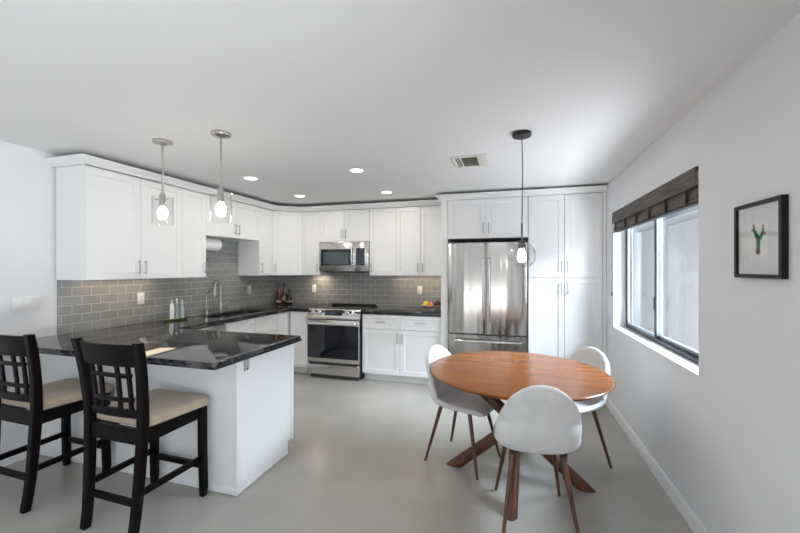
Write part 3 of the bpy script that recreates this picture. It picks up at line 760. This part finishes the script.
for (x, y), lb in zip(((-2.578, 3.233), (-2.603, 4.20), (-1.398, 3.231), (-1.450, 4.26)), can_labels):
    zc = cz(x)
    r = thing('recessed_downlight', lb, 'ceiling light', (x, y, zc), 0, 'recessed downlights')
    MB().lathe([(.058, -.001), (.082, -.001), (.080, -.006), (.060, -.008)], seg=36, closed=True).build('trim_ring', M['white'], r)
    MB().lathe([(0, -.0015), (.0575, -.0015), (.0575, -.0045), (0, -.0055)], seg=32).build('lens', M['can'], r)
    add_light('downlight', 'AREA', (x, y, zc - .012), (0, 0, 0), 2.6, (1, .93, .84), shape='DISK', size=.11)
# warm strips under the overhead cabinets
for loc, sx, sy in (((L + .17, 2.62, UB - .004), .24, .7), ((-1.25, B - .17, UB - .004), .7, .24), ((-2.8, B - .17, UB - .004), .2, .24)):
    add_light('under_cabinet_light', 'AREA', loc, (0, 0, 0), 1.1, (1, .80, .58), shape='RECTANGLE', size=sx, size_y=sy)

# ceiling vent
x0, x1, y0, y1 = -.490, -.200, 3.055, 3.385; xm = (x0 + x1) / 2
r = thing('air_vent', 'cream metal air vent set in the ceiling above the refrigerator', 'vent', (xm, (y0 + y1) / 2, cz(xm)))
hw, hd = (x1 - x0) / 2, (y1 - y0) / 2
f = MB()
for a in ((-hw, hw, -hd, -hd + .03), (-hw, hw, hd - .03, hd), (-hw, -hw + .03, -hd + .03, hd - .03), (hw - .03, hw, -hd + .03, hd - .03), (-.075, -.065, -hd + .03, hd - .03), (.068, .078, -hd + .03, hd - .03)):
    f.box(*a, -.010, -.0018, .002)
f.build('frame', M['ventwhite'], r)
MB().box(-hw + .03, hw - .03, -hd + .03, hd - .03, -.0016, -.0010).build('duct_shade_sheet', M['ventdark'], r)  # flat sheet, shade inside the duct put into its darker colour
lv = MB()
for k in range(6):
    yy = -hd + .045 + k * (2 * hd - .09) / 5
    lv.rings([[Vector((x, yy + a, b)) for a, b in ((-.014, -.012), (-.012, -.012), (.010, -.002), (.008, -.002))] for x in (-.064, .067)])
for k in range(3):
    for sg in (-1, 1):
        xx = sg * (.088 + k * .014)
        lv.rings([[Vector((xx + a * sg, y_, b)) for a, b in ((-.006, -.011), (-.004, -.011), (.006, -.002), (.004, -.002))] for y_ in (-hd + .032, hd - .032)])
lv.build('louvre', M['ventwhite'], r)

# ------------------------------------------------------------------ wall plates
def outlet(loc, rz, label):
    r = thing('wall_outlet', label, 'outlet', loc, rz, 'white wall outlets')
    MB().box(-.036, .036, -.0065, -.0005, -.058, .058, .003).build('cover_plate', M['white'], r)
    o = MB().box(-.017, .017, -.0085, -.0065, -.033, .033, .001).build('receptacle', M['white'], r)
    m_ = MB()
    for zz in (-.017, .017): m_.box(-.008, -.005, -.0092, -.0084, zz - .005, zz + .006).box(.005, .008, -.0092, -.0084, zz - .005, zz + .006)
    m_.build('slot', M['slot'], o)
TF = L + .0095
outlet((TF, 2.854, 1.165), q, 'white outlet on grey tile below the two-door cabinet nearest the stools')
outlet((TF, 4.477, 1.165), q, 'white outlet on grey tile between the faucet and the corner bottles')
outlet((-2.94, B - .0095, 1.160), 0, 'white outlet on grey tile between the corner bottles and the range')
outlet((-1.257, B - .0095, 1.160), 0, 'white outlet on grey tile just above the fruit bowl')
r = thing('light_switch', 'white triple light switch plate on the plain wall behind the stools', 'switch', (L + .0005, 1.93, 1.19), q)
MB().box(-.085, .085, -.007, -.0003, -.060, .060, .003).build('cover_plate', M['white'], r)
for x in (-.048, 0, .048): MB().box(x - .017, x + .017, -.0105, -.007, -.033, .033, .0015).build('rocker', M['trim'], r)
r = thing('outlet_bracket', 'small grey metal plate under the counter edge on the peninsula end panel', 'plate', (PX - .0035, 2.085, .858), q)
MB().box(-.024, .026, -.005, -.0005, -.072, .008, .0015).box(-.024, .040, -.016, -.0005, .004, .010, .001).build('plate', mat('grey_plate', (.42, .45, .45), .4, .5), r)
MB().tube([(.006, -.005, -.062), (.006, -.008, -.062)], .005, 10).build('screw', M['darksteel'], r)

# ------------------------------------------------------------------ paper towel
r = thing('paper_towel_roll', 'white paper towel roll hung under the short sink cabinet', 'paper towel', (L + .20, 3.54, 1.752))
m_ = MB(); m_.lathe([(.020, -.135), (.066, -.135), (.070, -.130), (.070, .130), (.066, .135), (.020, .135)], seg=36, axis='Y', closed=True); m_.build('roll', M['paper'], r)
MB().tube([(0, -.16, 0), (0, .17, 0)], .007, 10).tube([(0, .165, 0), (0, .165, .086)], .005, 8).tube([(0, -.155, 0), (0, -.155, .086)], .005, 8).build('holder', M['nickel'], r)

# ------------------------------------------------------------------ soap tray and bottles
tx, ty = -3.465, 3.150
r = thing('soap_tray', 'green oval tray on the black worktop holding three pale bottles', 'tray', (tx, ty, CT1))
m_ = MB()
m_.rings([[Vector((0.07 * k * math.cos(2 * PI * i / 36), .140 * k * math.sin(2 * PI * i / 36), z)) for i in range(36)] for k, z in ((.80, .0005), (1.0, .014), (1.03, .020), (.97, .020), (.80, .008))])
m_.build('dish', M['green'], r)
MB().box(-.045, .045, -.10, .10, .0085, .011, .001).build('liner', M['bottlewhite'], r)
def bottle(name, label, x, y, z, prof, m, capm, cap, cat='bottle', group=None, labm=None, lab=None, slim=1):
    r = thing(name, label, cat, (x, y, z), 0, group)
    if slim != 1: prof = [(a * slim, b) for a, b in prof]; cap = [(a * slim, b) for a, b in cap]
    MB().lathe(prof, seg=20).build('body', m, r)
    MB().lathe(cap, seg=16).build('cap', capm, r)
    if lab: MB().lathe([(lab[0], lab[1]), (lab[0] + .001, lab[1]), (lab[0] + .001, lab[2]), (lab[0], lab[2])], seg=20, closed=True).build('paper_label', labm, r)
zt = CT1 + .0115
bottle('soap_bottle', 'white soap bottle with tall spout on the green tray', tx + .002, ty - .055, zt, [(0, 0), (.027, 0), (.029, .004), (.029, .135), (.022, .155), (.012, .165), (0, .165)], M['bottlewhite'], M['bottlewhite'], [(0, .165), (.011, .165), (.009, .19), (.004, .215), (0, .216)], group='bottles on the green tray', slim=.76)
bottle('soap_bottle', 'slim bluish grey bottle in the middle of the green tray', tx - .005, ty + .012, zt, [(0, 0), (.020, 0), (.021, .004), (.021, .120), (.012, .150), (.009, .165), (0, .165)], M['bottleblue'], M['bottlewhite'], [(0, .165), (.012, .165), (.012, .205), (.006, .215), (0, .216)], group='bottles on the green tray', slim=.76)
bottle('soap_bottle', 'clear grey bottle on the faucet side of the green tray', tx + .003, ty + .072, zt, [(0, 0), (.024, 0), (.026, .004), (.026, .105), (.018, .13), (.010, .150), (0, .150)], M['bottlegrey'], M['bottlewhite'], [(0, .150), (.011, .150), (.010, .185), (.005, .195), (0, .196)], group='bottles on the green tray', slim=.76)
# corner bottles
zt = CT1 + .0005
wine = [(0, 0), (.030, 0), (.033, .004), (.033, .16), (.028, .19), (.014, .225), (.012, .285), (0, .285)]
cap = [(0, .286), (.0135, .286), (.0135, .325), (.011, .328), (0, .328)]
bottle('liquor_bottle', 'tall red bottle closest to the sink in the counter corner', -3.485, 5.02, zt, wine, M['redliq'], M['black'], cap, group='bottles in the counter corner', labm=M['label'], lab=(.0334, .02, .06))
bottle('liquor_bottle', 'tall amber bottle standing in the middle of the corner trio', -3.430, 5.085, zt, wine, M['amberliq'], M['black'], cap, group='bottles in the counter corner', labm=M['label'], lab=(.0334, .05, .11))
bottle('liquor_bottle', 'shorter dark round bottle closest to the range in the counter corner', -3.325, 5.055, zt, [(0, 0), (.040, 0), (.046, .006), (.046, .085), (.036, .125), (.014, .155), (.012, .19), (0, .19)], M['darkliq'], M['black'], [(0, .191), (.015, .191), (.015, .228), (.012, .232), (0, .232)], group='bottles in the counter corner', labm=M['label'], lab=(.0464, .03, .05))
# fruit bowl
fx, fy = -1.005, 4.78
r = thing('fruit_bowl', 'white footed bowl with a brown rim band holding fruit', 'bowl', (fx, fy, CT1))
MB().lathe([(0, .001), (.062, .001), (.066, .010), (.085, .028), (.118, .052), (.142, .070), (.146, .076), (.140, .077), (.112, .056), (.078, .032), (.05, .022), (0, .020)], seg=48).build('dish', M['bowlw'], r)
MB().lathe([(.1195, .0525), (.1365, .0645), (.1375, .0637), (.1205, .0515)], seg=48, closed=True).build('rim_band', M['band'], r)
def fruit(name, label, x, y, z, rx, ry, rz_, m, stem_m=None):
    r = thing(name, label, 'fruit', (fx + x, fy + y, CT1 + z), 0, 'fruit in the bowl')
    MB().ball((0, 0, 0), rx, ry, rz_, 18).build('flesh', m, r)
    MB().lathe([(0, rz_ - .002), (.006, rz_ - .001), (.004, rz_ + .005), (0, rz_ + .006)], seg=10).build('stem_end', stem_m or m, r)
fruit('lemon', 'bright yellow lemon at the tile-side rim of the fruit bowl', -.085, .030, .088, .040, .034, .034, M['lemon'])
fruit('lemon', 'yellow lemon lying low in front in the fruit bowl', -.062, -.058, .082, .033, .036, .030, M['lemon'])
fruit('orange', 'small orange fruit between the lemons and the dark avocado', -.005, -.045, .072, .033, .033, .032, M['orange'])
fruit('apple', 'red apple behind the orange in the fruit bowl', -.002, .045, .073, .036, .036, .034, M['tomato'], M['band'])
fruit('avocado', 'dark brown avocado piled beside the refrigerator panel', .078, -.025, .093, .042, .036, .036, M['avocado'])
fruit('avocado', 'dark avocado tucked at the back of the fruit bowl', .068, .060, .086, .036, .034, .034, M['avocado'])

# ------------------------------------------------------------------ woven window shade
r = thing('roman_shade', 'dark woven roman shade pulled up at the top of the window', 'window shade', (R, (WY0 + WY1) / 2, WZ1), 0)
h = (WY1 - WY0) / 2 - .006
MB().box(-.014, -.002, -h, h, -.112, -.004, .002).box(-.012, .05, -h, h, -.03, -.004).build('valance', M['woven'], r)
m_ = MB()
for k in range(4):
    m_.rings([[Vector((x, y, z)) for x, z in ((.010, -.10 - k * .006), (.032, -.102), (.040 - k * .004, -.172 - k * .008), (.022 - k * .005, -.186 - k * .004), (.006 - k * .003, -.162 - k * .004))] for y in (-h + .006, h - .006)])
m_.build('folded_shade', M['woven'], r)
for k in range(6):
    y = -h + .12 + k * (2 * h - .24) / 5
    MB().box(-.012, -.006, y - .014, y + .014, -.194, -.108, .002).build('tape', M['tape'], r)
MB().box(-.008, .04, -h + .01, h - .01, -.204, -.196, .002).build('bottom_bar', M['tape'], r)
MB().tube([(-.014, h - .012, -.10), (-.016, h - .010, -.45), (-.016, h - .010, -.80)], .0022, 8).lathe([(0, -.84), (.007, -.838), (.006, -.80), (0, -.795)], (-.016, h - .010, 0), 10).build('pull_cord', M['tape'], r)

# ------------------------------------------------------------------ framed cactus print
py0, py1, pz0, pz1 = 1.728, 2.035, 1.425, 1.738
r = thing('framed_print', 'black framed cactus print on the wall beside the window', 'picture', (R, (py0 + py1) / 2, (pz0 + pz1) / 2))
a, b = (py1 - py0) / 2, (pz1 - pz0) / 2; fw = .016
m_ = MB()
for y0, y1, z0, z1 in ((-a, a, b - fw, b), (-a, a, -b, -b + fw), (-a, -a + fw, -b + fw, b - fw), (a - fw, a, -b + fw, b - fw)):
    m_.box(-.023, -.0008, y0, y1, z0, z1)
m_.build('frame', M['picframe'], r)
MB().box(-.012, -.008, -a + fw, a - fw, -b + fw, b - fw).build('mat_board', M['mat_board'], r)
MB().box(-.0128, -.0121, -.062, .062, -.078, .070).build('paper', M['artpaper'], r)
art = MB(); X = -.0129
def blob(m_, cy, cz_, ry, rz_, ang=0, th=.0008, xo=0):
    ca, sa = math.cos(ang), math.sin(ang)
    ring = [(cy + ry * math.cos(t_) * ca - rz_ * math.sin(t_) * sa, cz_ + ry * math.cos(t_) * sa + rz_ * math.sin(t_) * ca) for t_ in [2 * PI * k / 18 for k in range(18)]]
    m_.rings([[Vector((X - xo, y, z)) for y, z in ring], [Vector((X - xo - th, y, z)) for y, z in ring]])
for cy, cz_, ry, rz_, an in ((0, -.012, .0125, .032, 0), (.018, .024, .009, .021, -.35), (.030, .045, .007, .014, .1), (-.018, .014, .008, .020, .5), (-.030, .036, .007, .016, .05), (.004, .008, .010, .018, 0)):
    blob(art, cy, cz_, ry, rz_, an)
o = art.build('cactus_drawing', M['cactus'], r)
fl = MB()
for cy, cz_ in ((.030, .062), (.038, .044), (-.032, .054), (-.041, .024)): blob(fl, cy, cz_, .0065, .0055, 0, .0008, .0009)
fl.build('cactus_flower', M['cactusflower'], o)
pt = MB(); blob(pt, 0, -.046, .0145, .0145, 0, .0008, .0009); pt.build('cactus_pot', M['cactuspot'], o)
MB().box(-.0195, -.018, -a + fw, a - fw, -b + fw, b - fw).build('glass', M['picglass'], r)
